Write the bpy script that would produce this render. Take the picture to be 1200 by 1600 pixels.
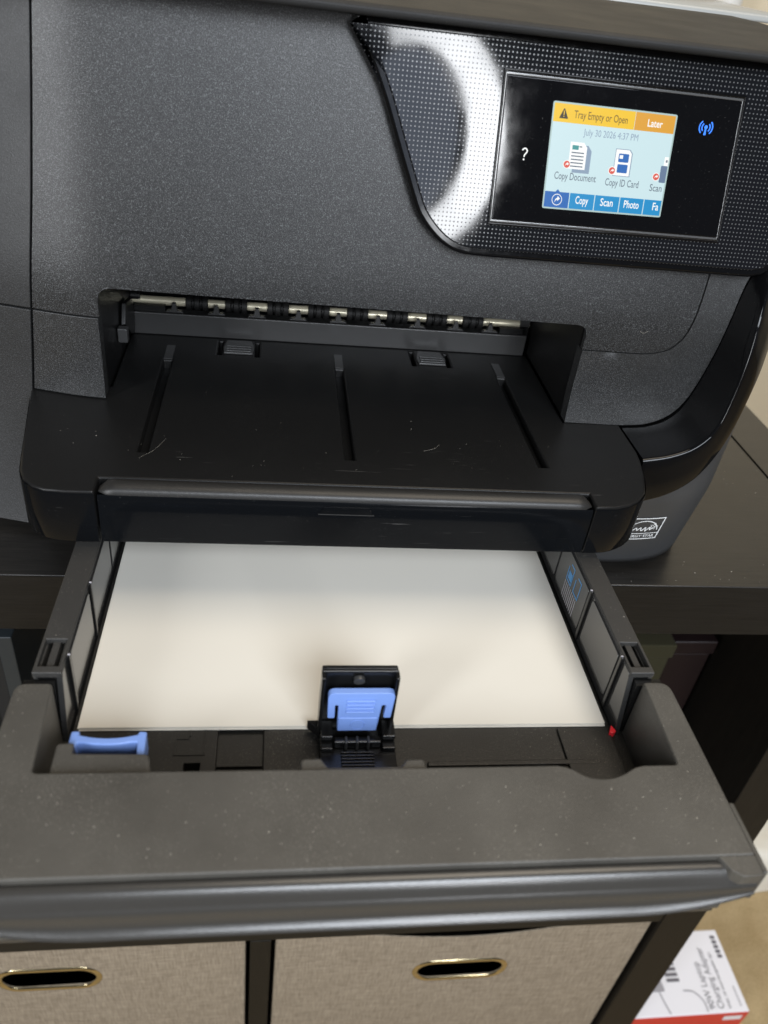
import bpy, bmesh, math, random
from mathutils import Vector, Matrix, geometry as mgeo
random.seed(7)
for o in list(bpy.data.objects): bpy.data.objects.remove(o, do_unlink=True)
scn = bpy.context.scene
COL = scn.collection
ZO = 790.0                         # millimetres from the carpet to the paper in the tray
def W(x, y, z): return Vector((x/1000.0, y/1000.0, (z+ZO)/1000.0))

# ------------------------------------------------------------------ camera
cam_d = bpy.data.cameras.new('camera'); cam = bpy.data.objects.new('camera', cam_d); COL.objects.link(cam)
Rw = Matrix(((0.9892654301070006, -0.09841978389728283, 0.10801599387508838),
             (0.029316276141673377, -0.5904829728880941, -0.8065174608664238),
             (0.14315887939068306, 0.8010264695169882, -0.5812590905824643)))
M3 = Matrix((Rw[0], -Rw[1], -Rw[2])).transposed()
cam.matrix_world = Matrix.Translation(W(-37.06, -210.06, 260.64)) @ M3.to_4x4()
cam_d.sensor_fit = 'VERTICAL'; cam_d.sensor_height = 36.0; cam_d.lens = 1241.467/1600*36.0
cam_d.clip_start = 0.01; cam_d.clip_end = 60
cam_d.dof.use_dof = True; cam_d.dof.focus_distance = 0.40; cam_d.dof.aperture_fstop = 10.0
scn.camera = cam
scn.render.resolution_x = 768; scn.render.resolution_y = 1024

# ------------------------------------------------------------------ light of the room
wd = bpy.data.worlds.new('World'); scn.world = wd; wd.use_nodes = True
bg = wd.node_tree.nodes['Background']; bg.inputs[0].default_value = (0.80, 0.86, 1.0, 1); bg.inputs[1].default_value = 0.08
def area(name, loc, target, sx, sy, power, col, spread=180):
    l = bpy.data.lights.new(name, 'AREA'); l.shape = 'RECTANGLE'; l.size = sx; l.size_y = sy
    l.energy = power; l.color = col; l.spread = math.radians(spread)
    o = bpy.data.objects.new(name, l); COL.objects.link(o); o.location = loc
    o.rotation_euler = (target-loc).to_track_quat('-Z', 'Y').to_euler(); return o
area('window_light', W(330, -1420, 1080), W(0, 100, 60), 0.95, 0.75, 36.0, (0.86, 0.92, 1.0))
area('ceiling_light', W(440, 200, 1620), W(40, 60, 0), 1.1, 1.0, 16.0, (1.0, 0.87, 0.70))
area('left_lamp', W(-930, -895, 470), W(-150, 160, 180), 0.26, 0.8, 14.0, (0.95, 0.97, 1.0))
for k_ in range(20):                                   # added lamps in an arc, shaped to make the glossy panel's glare
    a_ = math.radians(-82+10*k_); cx_, cz_ = 256+158*math.cos(a_), 455+208*math.sin(a_)
    o_ = area('glare_arc_light', W(cx_, -1345, cz_), W(cx_-300, 160, cz_-280), 0.045+0.04*max(0, math.cos(a_*.75)), 0.046, 0.07+0.27*max(0, math.cos(a_*.75)), (0.95, 0.97, 1.0))
    o_.rotation_euler = (math.radians(90), math.radians(-a_*57.2958), 0); o_.rotation_euler = (Matrix.Rotation(0, 3, 'Z') @ Matrix(((math.cos(a_), -math.sin(a_), 0), (0, 0, -1), (math.sin(a_), math.cos(a_), 0)))).to_euler()
fill_ = area('glare_fill_light', W(240, -1350, 455), W(240, 160, 455), 0.22, 0.34, 0.40, (0.70, 0.80, 1.0)); fill_.data.shape = 'ELLIPSE'  # dim lamp added inside the arc to tint the panel reflection blue
scn.view_settings.view_transform = 'Standard'; scn.view_settings.look = 'None'
scn.view_settings.exposure = 0.06; scn.view_settings.gamma = 1.0

# ------------------------------------------------------------------ materials
def srgb(r, g, b):
    f = lambda c: (c/255/12.92) if c/255 <= 0.04045 else ((c/255+0.055)/1.055)**2.4
    return (f(r), f(g), f(b), 1)
class N:
    def __init__(s, name):
        s.m = bpy.data.materials.new(name); s.m.use_nodes = True; s.t = s.m.node_tree
        s.b = s.t.nodes['Principled BSDF']
    def n(s, typ, **kw):
        x = s.t.nodes.new(typ)
        for k, v in kw.items():
            if k.startswith('i_'): x.inputs[k[2:].replace('_', ' ')].default_value = v
            else: setattr(x, k, v)
        return x
    def l(s, a, b): s.t.links.new(a, b)
    def coord(s, scale=(1, 1, 1), rot=(0, 0, 0)):
        g = s.n('ShaderNodeNewGeometry'); m = s.n('ShaderNodeMapping'); s.l(g.outputs['Position'], m.inputs['Vector'])
        m.inputs['Scale'].default_value = scale; m.inputs['Rotation'].default_value = rot; return m.outputs['Vector']
    def noise(s, scale, detail=3, rough=.55, vec=None):
        x = s.n('ShaderNodeTexNoise'); x.inputs['Scale'].default_value = scale; x.inputs['Detail'].default_value = detail
        x.inputs['Roughness'].default_value = rough; s.l(vec or s.coord(), x.inputs['Vector']); return x.outputs['Fac']
    def ramp(s, fac, stops):
        r = s.n('ShaderNodeValToRGB'); s.l(fac, r.inputs['Fac']); e = r.color_ramp.elements
        while len(e) < len(stops): e.new(0.5)
        for el, (p, c) in zip(e, stops): el.position = p; el.color = c if len(c) == 4 else (*c, 1)
        return r.outputs['Color']
    def mix(s, fac, a, b, typ='MIX'):
        x = s.n('ShaderNodeMixRGB', blend_type=typ)
        for v, i in ((fac, 0), (a, 1), (b, 2)):
            if hasattr(v, 'type') and hasattr(v, 'links'): s.l(v, x.inputs[i])
            else: x.inputs[i].default_value = v
        return x.outputs['Color']
    def bump(s, h, strength, dist, prev=None):
        x = s.n('ShaderNodeBump'); x.inputs['Strength'].default_value = strength; x.inputs['Distance'].default_value = dist
        s.l(h, x.inputs['Height'])
        if prev: s.l(prev, x.inputs['Normal'])
        return x.outputs['Normal']
    def set(s, color=None, rough=None, normal=None, **kw):
        for v, i in ((color, 'Base Color'), (rough, 'Roughness'), (normal, 'Normal')):
            if v is None: continue
            if hasattr(v, 'links'): s.l(v, s.b.inputs[i])
            else: s.b.inputs[i].default_value = v
        for k, v in kw.items(): s.b.inputs[k.replace('_', ' ')].default_value = v
        return s.m
def g(v, t=(1, 1, 1)): return (v*t[0], v*t[1], v*t[2], 1)
M = {}
def dust(n, base, amount=0.5, tint=(.34, .32, .28), fine=2600, patch=28):
    """settled dust: fine specks, thicker in cloudy patches"""
    p = n.ramp(n.noise(patch, 4, .6), [(.38, (0, 0, 0)), (.72, (1, 1, 1))])
    f = n.ramp(n.noise(fine, 2, .5), [(.60, (0, 0, 0)), (.78, (1, 1, 1))])
    k = n.mix(1.0, p, f, 'MULTIPLY'); k = n.mix(1.0, k, g(amount), 'MULTIPLY')
    return n.mix(k, base, (*tint, 1))
def scuffs(n, c, amount):
    for rot, sc_ in ((.5, (40, 900, 900)), (-.9, (50, 1100, 1100)), (2.1, (30, 800, 800))):
        k = n.ramp(n.noise(1.0, 2, .5, n.coord(sc_, (0, 0, rot))), [(.715, (0, 0, 0)), (.75, (1, 1, 1))])
        m_ = n.ramp(n.noise(30, 2, .5), [(.50, (0, 0, 0)), (.62, (1, 1, 1))]); k = n.mix(1.0, n.mix(1.0, k, m_, 'MULTIPLY'), g(amount), 'MULTIPLY'); c = n.mix(k, c, (.35, .34, .32, 1))
    return c
def plastic(key, base, rough, grain=None, gs=.35, gd=.0003, dusty=0.0, spec=.5, sparkle=0.0, patch=28, haze=0.0, scuff=0.0):
    n = N(key); c = base
    if sparkle:
        sp = n.ramp(n.noise(2300, 1, .4), [(.50, (0, 0, 0)), (.74, (1, 1, 1))]); c = n.mix(sp, base, g(sparkle, (1, 1.03, 1.06)))
    if haze:
        hz = n.ramp(n.noise(17, 5, .6), [(.35, (0, 0, 0)), (.7, (1, 1, 1))]); hz = n.mix(1.0, hz, g(haze), 'MULTIPLY'); c = n.mix(hz, c, (.30, .285, .25, 1))
    if dusty: c = dust(n, c, dusty, patch=patch)
    if scuff: c = scuffs(n, c, scuff)
    rv = n.n('ShaderNodeMapRange'); rv.inputs['To Min'].default_value = rough*.85; rv.inputs['To Max'].default_value = rough*1.2
    n.l(n.noise(35, 4), rv.inputs['Value'])
    nm = n.bump(n.noise(grain, 2, .5), gs, gd) if grain else None
    M[key] = n.set(c, rv.outputs[0], nm, Specular_IOR_Level=spec); return M[key]
plastic('door', g(.007, (1, 1.02, 1.03)), .34, 2500, .42, .00025, spec=.46, sparkle=.08)
plastic('frame', g(.012, (1, 1.02, 1.03)), .38, 2500, .4, .00025, dusty=.35, spec=.5, sparkle=.06)
plastic('column', g(.016), .45, 1700, .35, .0003, spec=.4, sparkle=.04)
plastic('lid', g(.014), .55, 1700, .35, .0003, dusty=.12, spec=.25)
plastic('lower_body', g(.042, (.97, 1.0, 1.04)), .45, 1800, .3, .0002, spec=.45)
plastic('matte_black', g(.0075), .36, 2200, .15, .0002, dusty=.12, spec=.24, patch=14, scuff=.10)
plastic('ridge', g(.016, (1, .97, .93)), .38, 1900, .25, .0002, dusty=.25, spec=.4)
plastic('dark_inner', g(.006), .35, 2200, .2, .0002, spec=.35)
plastic('guide_grey', g(.035), .30, 1800, .2, .0002, spec=.5)
plastic('tray_bezel', g(.044, (1, .94, .82)), .44, 1900, .45, .0003, dusty=.75, spec=.45, haze=.11)
plastic('tray_front', g(.034, (1, .95, .87)), .24, 1900, .25, .0002, dusty=.25, spec=.6)
plastic('tray_floor', g(.013, (1, .96, .86)), .42, 1900, .3, .0003, dusty=.75, spec=.45, patch=40)
plastic('tray_wall', g(.026), .12, 900, .05, .0002, dusty=.05, spec=.8)
plastic('tray_flange', g(.030, (1, .97, .92)), .42, 1900, .3, .0003, dusty=.55, spec=.45)
plastic('clip_black', g(.006), .22, None, spec=.5)
plastic('roller_rubber', g(.010), .5, 900, .2, .0003, spec=.3)
plastic('tab_blue', srgb(114, 143, 204), .36, 1500, .1, .0002, spec=.4)
plastic('tab_red', srgb(225, 40, 50), .4)
n = N('piano_black')
c = n.ramp(n.noise(2300, 2, .5), [(.735, (.0035, .0036, .004)), (.80, (.12, .12, .115))])
M['piano_lip'] = None
M['piano'] = n.set(c, n.ramp(n.noise(300, 4), [(.3, g(.06)), (.75, g(.13))]), None, Specular_IOR_Level=.26)
n = N('smoke_black_lip')
c = n.ramp(n.noise(2300, 2, .5), [(.735, (.0035, .004, .0048)), (.80, (.10, .10, .095))])
M['piano_lip'] = n.set(scuffs(n, c, .12), n.ramp(n.noise(300, 4), [(.3, g(.10)), (.75, g(.17))]), None, Specular_IOR_Level=.10)
n = N('panel_dots')                      # glossy panel with a printed grid of raised dots
geo = n.n('ShaderNodeNewGeometry'); sx = n.n('ShaderNodeSeparateXYZ'); n.l(geo.outputs['Position'], sx.inputs[0])
def mth(op, a, b=None, c=None):
    x = n.n('ShaderNodeMath', operation=op)
    for v, i in ((a, 0), (b, 1), (c, 2)):
        if v is None: continue
        if hasattr(v, 'links'): n.l(v, x.inputs[i])
        else: x.inputs[i].default_value = v
    return x.outputs[0]
pit = 0.00183
fx = mth('SUBTRACT', mth('FRACT', mth('DIVIDE', mth('ADD', sx.outputs['X'], 1.0), pit)), .5)
fz = mth('SUBTRACT', mth('FRACT', mth('DIVIDE', sx.outputs['Z'], pit)), .5)
rr = mth('SQRT', mth('ADD', mth('MULTIPLY', fx, fx), mth('MULTIPLY', fz, fz)))
dot = n.ramp(rr, [(.12, (1, 1, 1)), (.21, (0, 0, 0))])
c = n.mix(dot, (.006, .0065, .008, 1), (.085, .085, .085, 1))
M['panel'] = n.set(c, n.mix(dot, n.ramp(n.noise(60, 4, .6), [(.35, g(.03)), (.75, g(.085))]), g(.30)), None, Specular_IOR_Level=.5)
n = N('screen_glass')
c = n.ramp(n.noise(1500, 2, .5), [(.70, (.0025, .0025, .003)), (.80, (.06, .06, .058))])
M['glass'] = n.set(c, n.ramp(n.noise(45, 5, .6), [(.42, g(.015)), (.78, g(.10))]), None, Specular_IOR_Level=.5)
n = N('steel'); M['steel'] = n.set(srgb(222, 215, 190), .28, None, Metallic=.4)
n = N('gold_metal'); M['gold'] = n.set(srgb(205, 190, 152), .16, None, Metallic=1.0)
n = N('chrome_edge'); M['chrome'] = n.set(g(.16), .13, None, Metallic=.6)
n = N('paper'); M['paper'] = n.set(srgb(212, 208, 198), .62, n.bump(n.noise(900, 4), .05, .0001), Specular_IOR_Level=.3)
n = N('cabinet_wood')                    # black-brown foil with fine straight grain along x
v = n.coord((14, 420, 420)); gr = n.noise(3.0, 5, .6, v)
c = n.ramp(gr, [(.35, (.010, .0092, .0082)), (.70, (.022, .020, .0178))])
M['wood_x'] = n.set(dust(n, c, .3, patch=20, fine=3000), .30, n.bump(gr, .10, .0004), Specular_IOR_Level=.8)
n = N('cabinet_wood_shaded'); v = n.coord((14, 420, 420)); gr = n.noise(3.0, 5, .6, v)  # darker copy of the cabinet wood, shade put into its colour
M['wood_shade'] = n.set(n.ramp(gr, [(.35, (.005, .0046, .004)), (.70, (.011, .010, .0088))]), .5, n.bump(gr, .10, .0004), Specular_IOR_Level=.25)
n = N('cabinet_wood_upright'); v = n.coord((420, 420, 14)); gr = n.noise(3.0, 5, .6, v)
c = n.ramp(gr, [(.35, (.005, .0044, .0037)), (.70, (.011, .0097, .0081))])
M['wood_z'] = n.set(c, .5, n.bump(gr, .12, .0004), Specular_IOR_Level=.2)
n = N('linen')
wa = n.noise(1.0, 3, .6, n.coord((70, 70, 1250))); wb = n.noise(1.0, 3, .6, n.coord((1250, 1250, 70)))
h = n.mix(.5, wa, wb)
c = n.ramp(h, [(.34, srgb(112, 101, 87)), (.52, srgb(142, 130, 113)), (.70, srgb(168, 156, 138))])
M['linen'] = n.set(c, .85, n.bump(h, .5, .0006), Specular_IOR_Level=.15)
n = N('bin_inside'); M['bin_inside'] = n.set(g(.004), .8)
n = N('carpet_pile'); h = n.noise(420, 5, .7); h2 = n.noise(24, 3, .5)
c = n.mix(.45, n.ramp(h, [(.3, srgb(160, 136, 98)), (.7, srgb(230, 210, 170))]), n.ramp(h2, [(.3, srgb(190, 160, 112)), (.7, srgb(232, 206, 158))]))
M['carpet'] = n.set(c, .95, n.bump(h, .9, .006), Specular_IOR_Level=.1)
n = N('wall_paint'); M['wall'] = n.set(srgb(226, 214, 188), .7, n.bump(n.noise(260, 3), .12, .0008), Specular_IOR_Level=.2)
n = N('white_plastic'); M['white'] = n.set(srgb(232, 232, 228), .35)
n = N('white_card'); M['card'] = n.set(srgb(232, 231, 236), .42)
n = N('red_card'); M['red'] = n.set(srgb(205, 52, 42), .42)
n = N('print_grey'); M['print'] = n.set(srgb(108, 106, 112), .5)
n = N('print_pale_grey'); M['print2'] = n.set(srgb(160, 158, 164), .5)
n = N('print_white'); M['ink_white'] = n.set(srgb(225, 228, 230), .5)
n = N('print_blue'); M['ink_blue'] = n.set(srgb(70, 130, 180), .5)
n = N('plastic_bag'); M['bag'] = n.set(srgb(226, 222, 210), .32, n.bump(n.noise(30, 3), .4, .004))
n = N('shaded_yellow_card'); M['yellow'] = n.set(srgb(34, 31, 5), .9)  # yellow darkened so the cubby's shade sits in the colour
n = N('shaded_maroon_card'); M['maroon'] = n.set(srgb(18, 6, 7), .5)  # red darkened likewise, cubby shade in the colour
n = N('navy_card'); M['navy'] = n.set(srgb(22, 26, 62), .5)
n = N('grey_teal_card'); M['teal'] = n.set(srgb(34, 40, 44), .5)
n = N('grey_cover'); M['grey_cover'] = n.set(srgb(150, 152, 150), .25)
n = N('lint'); M['lint'] = n.set(srgb(178, 172, 160), .8)
def emit(key, rgb, s=1.0):
    n = N('screen_'+key); c = srgb(*rgb); n.set((0, 0, 0, 1), .3, None, Specular_IOR_Level=.2)
    n.b.inputs['Emission Color'].default_value = c; n.b.inputs['Emission Strength'].default_value = s; M[key] = n.m
emit('e_bg', (202, 227, 232)); emit('e_yellow', (240, 196, 44)); emit('e_orange', (221, 160, 52)); emit('e_brown', (112, 88, 40))
emit('e_white', (250, 252, 250)); emit('e_dark', (104, 116, 130)); emit('e_blue', (34, 142, 200)); emit('e_navy', (44, 104, 180))
emit('e_red', (218, 92, 78)); emit('e_grey', (140, 160, 182)); emit('e_edge', (176, 200, 198)); emit('e_teal', (70, 150, 150))
emit('e_slate', (104, 124, 152)); emit('e_wifi', (60, 130, 255), 1.6); emit('e_black', (60, 52, 30))

# ------------------------------------------------------------------ mesh helpers (millimetres in, metres out)
def link(name, verts, faces, mat, parent=None, root=None, smooth=32, bevel=0, seg=2, solid=0):
    """verts: millimetre tuples. parent: thing (Empty) or part; origin is the root's origin"""
    base = (root or parent)
    off = base['_org'] if base is not None and '_org' in base else None
    org = Vector(off) if off is not None else Vector((0, 0, 0))
    me = bpy.data.meshes.new(name); me.from_pydata([tuple(W(*v)-org) for v in verts], [], faces); me.validate()
    return finish(name, me, mat, parent, org, smooth, bevel, seg, solid)
def finish(name, me, mat, parent, org, smooth, bevel, seg, solid=0):
    o = bpy.data.objects.new(name, me); COL.objects.link(o); me.materials.append(M[mat])
    if smooth:
        me.shade_smooth(); me.set_sharp_from_angle(angle=math.radians(smooth))
    if solid:
        s = o.modifiers.new('Solidify', 'SOLIDIFY'); s.thickness = solid/1000; s.offset = -1
    if bevel:
        b = o.modifiers.new('Bevel', 'BEVEL'); b.width = bevel/1000; b.segments = seg; b.limit_method = 'ANGLE'
        b.angle_limit = math.radians(30); b.harden_normals = True
        me.shade_smooth()
    o['_org'] = list(org)
    if parent is not None: o.parent = parent
    else: o.location = org
    return o
def thing(name, label, cat, x, y, z, group=None):
    o = bpy.data.objects.new(name, None); COL.objects.link(o); o.location = W(x, y, z); o['_org'] = list(W(x, y, z))
    o.empty_display_size = .02; tag(o, label, cat, group); return o
def tag(o, label=None, cat=None, group=None, kind=None):
    if label: o['label'] = label
    if cat: o['category'] = cat
    if group: o['group'] = group
    if kind: o['kind'] = kind
    return o
AX = {'xy': lambda a, b, d: (a, b, d), 'xz': lambda a, b, d: (a, d, b), 'yz': lambda a, b, d: (d, a, b)}
def area2(p): return sum(p[i][0]*p[(i+1) % len(p)][1]-p[(i+1) % len(p)][0]*p[i][1] for i in range(len(p)))
def plate_geo(outline, holes, plane, d0, d1, xf=None):
    """extruded outline with holes"""
    f = xf or AX[plane]
    bm = bmesh.new(); es = []; loops = [outline]+list(holes)
    for lp in loops:
        vs = [bm.verts.new((p[0], p[1], 0)) for p in lp]
        es += [bm.edges.new((vs[i], vs[(i+1) % len(vs)])) for i in range(len(vs))]
    if holes: bmesh.ops.triangle_fill(bm, use_beauty=True, edges=es, normal=(0, 0, 1))
    else: bm.faces.new([e.verts[0] for e in es])
    r = bmesh.ops.extrude_face_region(bm, geom=list(bm.faces))
    for v in [x for x in r['geom'] if isinstance(x, bmesh.types.BMVert)]: v.co.z = 1
    for v in bm.verts: v.co = Vector(f(v.co.x, v.co.y, d1 if v.co.z > .5 else d0))
    bmesh.ops.recalc_face_normals(bm, faces=bm.faces)
    bm.verts.ensure_lookup_table(); bm.verts.index_update()
    out = [tuple(v.co) for v in bm.verts], [[v.index for v in fc.verts] for fc in bm.faces]
    bm.free(); return out
def plate(name, outline, plane, d0, d1, mat, parent=None, holes=(), bevel=0, xf=None, **kw):
    v, f = plate_geo(outline, holes, plane, d0, d1, xf); return link(name, v, f, mat, parent, bevel=bevel, **kw)
def rect(x0, y0, x1, y1): return [(x0, y0), (x1, y0), (x1, y1), (x0, y1)]
def box(name, a, b, mat, parent=None, bevel=0, **kw):
    return plate(name, rect(a[0], a[1], b[0], b[1]), 'xy', a[2], b[2], mat, parent, bevel=bevel, **kw)
def fillet(pts, rad, seg=6):
    """round corners of a closed polygon; rad: number or list"""
    out = []; nP = len(pts)
    for i, p in enumerate(pts):
        r = rad[i] if isinstance(rad, (list, tuple)) else rad
        if not r: out.append(tuple(p)); continue
        P = Vector(p).to_2d(); A = Vector(pts[i-1]).to_2d()-P; B = Vector(pts[(i+1) % nP]).to_2d()-P
        la, lb = A.length, B.length; A.normalize(); B.normalize(); ang = A.angle(B)
        t = min(r/math.tan(ang/2), la*.49, lb*.49)
        s, e = P+A*t, P+B*t
        for k in range(seg+1):
            u = k/seg; q = (1-u)**2*s+2*u*(1-u)*P+u*u*e; out.append((q.x, q.y))
    return out
def rrect(x0, y0, x1, y1, r, seg=5): return fillet(rect(x0, y0, x1, y1), r, seg)
def circ(cx, cy, r, n=24, ry=None): return [(cx+r*math.cos(2*math.pi*k/n), cy+(ry or r)*math.sin(2*math.pi*k/n)) for k in range(n)]
def loft(sections, closed=False, caps=False):
    """rows of points -> quads; closed: each row is a ring"""
    n = len(sections[0]); v = [p for s in sections for p in s]; f = []
    for i in range(len(sections)-1):
        for j in range(n if closed else n-1):
            a, b = i*n+j, i*n+(j+1) % n; f.append((a, b, b+n, a+n))
    if caps: f.append(tuple(range(n))[::-1]); f.append(tuple(range((len(sections)-1)*n, len(sections)*n)))
    return v, f
def fix(v, f):
    bm = bmesh.new(); bv = [bm.verts.new(p) for p in v]
    for q in f:
        try: bm.faces.new([bv[i] for i in q])
        except ValueError: pass
    bmesh.ops.recalc_face_normals(bm, faces=bm.faces); bm.verts.index_update()
    o = [tuple(x.co) for x in bm.verts], [[x.index for x in q.verts] for q in bm.faces]; bm.free(); return o
def tube_geo(path, r, n=10, caps=True):
    P = [Vector(p) for p in path]; S = []; up = Vector((0, 0, 1))
    for i, p in enumerate(P):
        t = (P[min(i+1, len(P)-1)]-P[max(i-1, 0)]).normalized()
        a = t.cross(up); a = a.normalized() if a.length > 1e-4 else Vector((1, 0, 0)); b = a.cross(t)
        rr = r[i] if isinstance(r, (list, tuple)) else r
        S.append([tuple(p+a*rr*math.cos(2*math.pi*k/n)+b*rr*math.sin(2*math.pi*k/n)) for k in range(n)])
    return fix(*loft(S, True, caps))
def tube(name, path, r, mat, parent=None, n=10, **kw):
    v, f = tube_geo(path, r, n); return link(name, v, f, mat, parent, **kw)
def merge(*gs):
    v, f = [], []
    for a, b in gs:
        k = len(v); v += a; f += [[i+k for i in q] for q in b]
    return v, f
def interp(pts, m):
    """Catmull-Rom through 3D points, m samples"""
    P = [Vector(p) for p in pts]; P = [2*P[0]-P[1]]+P+[2*P[-1]-P[-2]]; out = []; n = len(P)-3
    for k in range(m):
        t = k/(m-1)*n; i = min(int(t), n-1); u = t-i; a, b, c, d = P[i:i+4]
        out.append(.5*((2*b)+(c-a)*u+(2*a-5*b+4*c-d)*u*u+(3*b-a-3*c+d)*u**3))
    return out
def lut(pts, x):
    if x <= pts[0][0]: return pts[0][1]
    for (a, ya), (b, yb) in zip(pts, pts[1:]):
        if x <= b: return ya+(yb-ya)*(x-a)/(b-a)
    return pts[-1][1]
def shell(name, outline, F, thick, mat, parent, step=9, bevel=.7, smooth=40):
    """front skin y=F(x,z) over an outline in x,z, with thickness towards the back"""
    bm = bmesh.new(); bm.faces.new([bm.verts.new((p[0], 0, p[1])) for p in outline])
    xs = [p[0] for p in outline]; zs = [p[1] for p in outline]
    for lo, hi, ax in ((min(xs), max(xs), 0), (min(zs), max(zs), 2)):
        k = int((hi-lo)/step)
        for i in range(1, k):
            co = Vector((0, 0, 0)); co[ax] = lo+(hi-lo)*i/k; no = Vector((0, 0, 0)); no[ax] = 1
            bmesh.ops.bisect_plane(bm, geom=list(bm.verts)+list(bm.edges)+list(bm.faces), dist=1e-5, plane_co=co, plane_no=no)
    r = bmesh.ops.extrude_face_region(bm, geom=list(bm.faces))
    back = {x for x in r['geom'] if isinstance(x, bmesh.types.BMVert)}
    for v in bm.verts: v.co.y = F(v.co.x, v.co.z)+(thick if v in back else 0)
    bmesh.ops.recalc_face_normals(bm, faces=bm.faces); bm.verts.index_update()
    v, f = [tuple(x.co) for x in bm.verts], [[x.index for x in q.verts] for q in bm.faces]; bm.free()
    return link(name, v, f, mat, parent, smooth=smooth, bevel=bevel)
_tc = {}
def text_geo(s, size, u0, v0, xf, align='LEFT', thick=0, bold=0, sx=1.0, fit=None):
    """flat text outline; xf(u, v) -> millimetre point"""
    c = bpy.data.curves.new('t', 'FONT'); c.body = s; c.size = size; c.align_x = align; c.offset = bold; c.resolution_u = 3
    o = bpy.data.objects.new('t', c); COL.objects.link(o); dg = bpy.context.evaluated_depsgraph_get()
    me = bpy.data.meshes.new_from_object(o.evaluated_get(dg))
    if fit: w_ = [p.co.x for p in me.vertices]; sx = fit/(max(w_)-min(w_))
    v = [xf(u0+p.co.x*sx, v0+p.co.y) for p in me.vertices]; f = [list(p.vertices) for p in me.polygons]
    bpy.data.objects.remove(o); bpy.data.curves.remove(c); bpy.data.meshes.remove(me); return v, f
def flat(outline, xf): return [xf(*p) for p in outline], [list(range(len(outline)))]

# ================================================================== SETTING
S = 7000
fl = link('floor', [(-S, -S, -ZO), (S, -S, -ZO), (S, 1300, -ZO), (-S, 1300, -ZO)], [(0, 1, 2, 3)], 'carpet', smooth=0); tag(fl, kind='structure')
wl = link('wall', [(-S, 1300, -ZO), (S, 1300, -ZO), (S, 1300, 1700), (-S, 1300, 1700)], [(0, 1, 2, 3)], 'wall', smooth=0); tag(wl, kind='structure')

# ================================================================== CABINET (cube shelf, 770 x 770 x 390)
CT, CF, CB = -20.0, 113.0, 503.0
cab = thing('cube_shelf', 'black brown wooden cube shelf unit carrying the printer', 'shelf', -31, 308, -ZO)
plate('top_panel', rect(-376.5, CF, 314.5, CB), 'xy', CT-38, CT, 'wood_x', cab, bevel=.8)
box('front_shade_band', (-376.4, CF-.5, CT-37.6), (314.4, CF-.05, CT-.6), 'wood_shade', cab)  # thin dark strip painting shade onto the top panel's front
for a, b in ((-415, -377.5), (315.5, 353)): box('side_panel', (a, CF, -ZO), (b, CB, CT), 'wood_z', cab, bevel=.8)
box('middle_shelf', (-377.4, CF+1, -412), (315.4, CB, -396), 'wood_shade', cab, bevel=.6)  # shade on this shelf comes from the darker wood copy
box('bottom_panel', (-377.4, CF+.5, -ZO+.5), (315.4, CB, -ZO+38), 'wood_x', cab, bevel=.6)
box('divider', (-42, CF+.6, -395.8), (-25, CB, CT-38.2), 'wood_z', cab, bevel=.6)
box('divider', (-42, CF+.6, -ZO+38.2), (-25, CB, -412.2), 'wood_z', cab, bevel=.6)

# ================================================================== STORAGE BINS
def bin_(x0, x1, ztop, sag, label, hx, hz, hw):
    t = thing('storage_bin', label, 'storage bin', (x0+x1)/2, 300, -ZO+39, 'fabric bins in the lower cubbies')
    zb = -ZO+39
    n_ = 24; top = [(x1-(x1-x0)*k/n_, ztop-sag*math.sin(math.pi*k/n_)**1.6) for k in range(n_+1)]
    def slot(w, h, m=9):
        return [(hx+w*math.cos(a)+(hw-18 if math.cos(a) >= 0 else -(hw-18)), hz+h*math.sin(a)) for a in
                [math.pi*2*(k+.5)/(2*m) for k in range(2*m)]]
    plate('front_panel', [(x0, zb), (x1, zb)]+top, 'xz', CF+6, CF+7.4, 'linen', t, holes=[slot(14.2, 14.2)], bevel=.4)
    for xa in (x0, x1-4): box('side_panel', (xa, CF+10.2, zb), (xa+4, CB-10, ztop-2), 'linen', t)
    box('back_panel', (x0, CB-9.8, zb), (x1, CB-6, ztop-2), 'linen', t); box('base', (x0+4.2, CF+10.4, zb), (x1-4.2, CB-10.2, zb+4), 'bin_inside', t)
    # stadium ring handle: rounded section swept round the slot
    m = 14; ring = []
    for k in range(2*m):
        a = math.pi*2*(k+.5)/(2*m); dx = math.cos(a); dz = math.sin(a); cx = hx+(hw-18)*(1 if dx >= 0 else -1)
        row = []
        for q in range(8):
            b = 2*math.pi*q/8; rad = 16.0+2.5*math.cos(b)
            row.append((cx+dx*rad, CF+5.6+1.3*math.sin(b), hz+dz*rad))
        ring.append(row)
    ring.append(ring[0]); v, f = loft(ring, True)
    link('handle_ring', *fix(v, f), 'gold', t, smooth=60)
    box('slot_shade_sheet', (hx-hw-40, CF+40, hz-120), (hx+hw+40, CF+42, hz+60), 'bin_inside', t)  # black sheet added behind the slot, standing in for shade inside the bin
    return t
bin_(-373, -46, -417, 2, 'grey brown fabric bin on the left, its metal handle cut by the frame', -207, -470, 42)
bin_(-21, 312, -409, 24, 'grey brown fabric bin with sagging top edge, right of the divider', 148, -492, 44)
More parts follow.
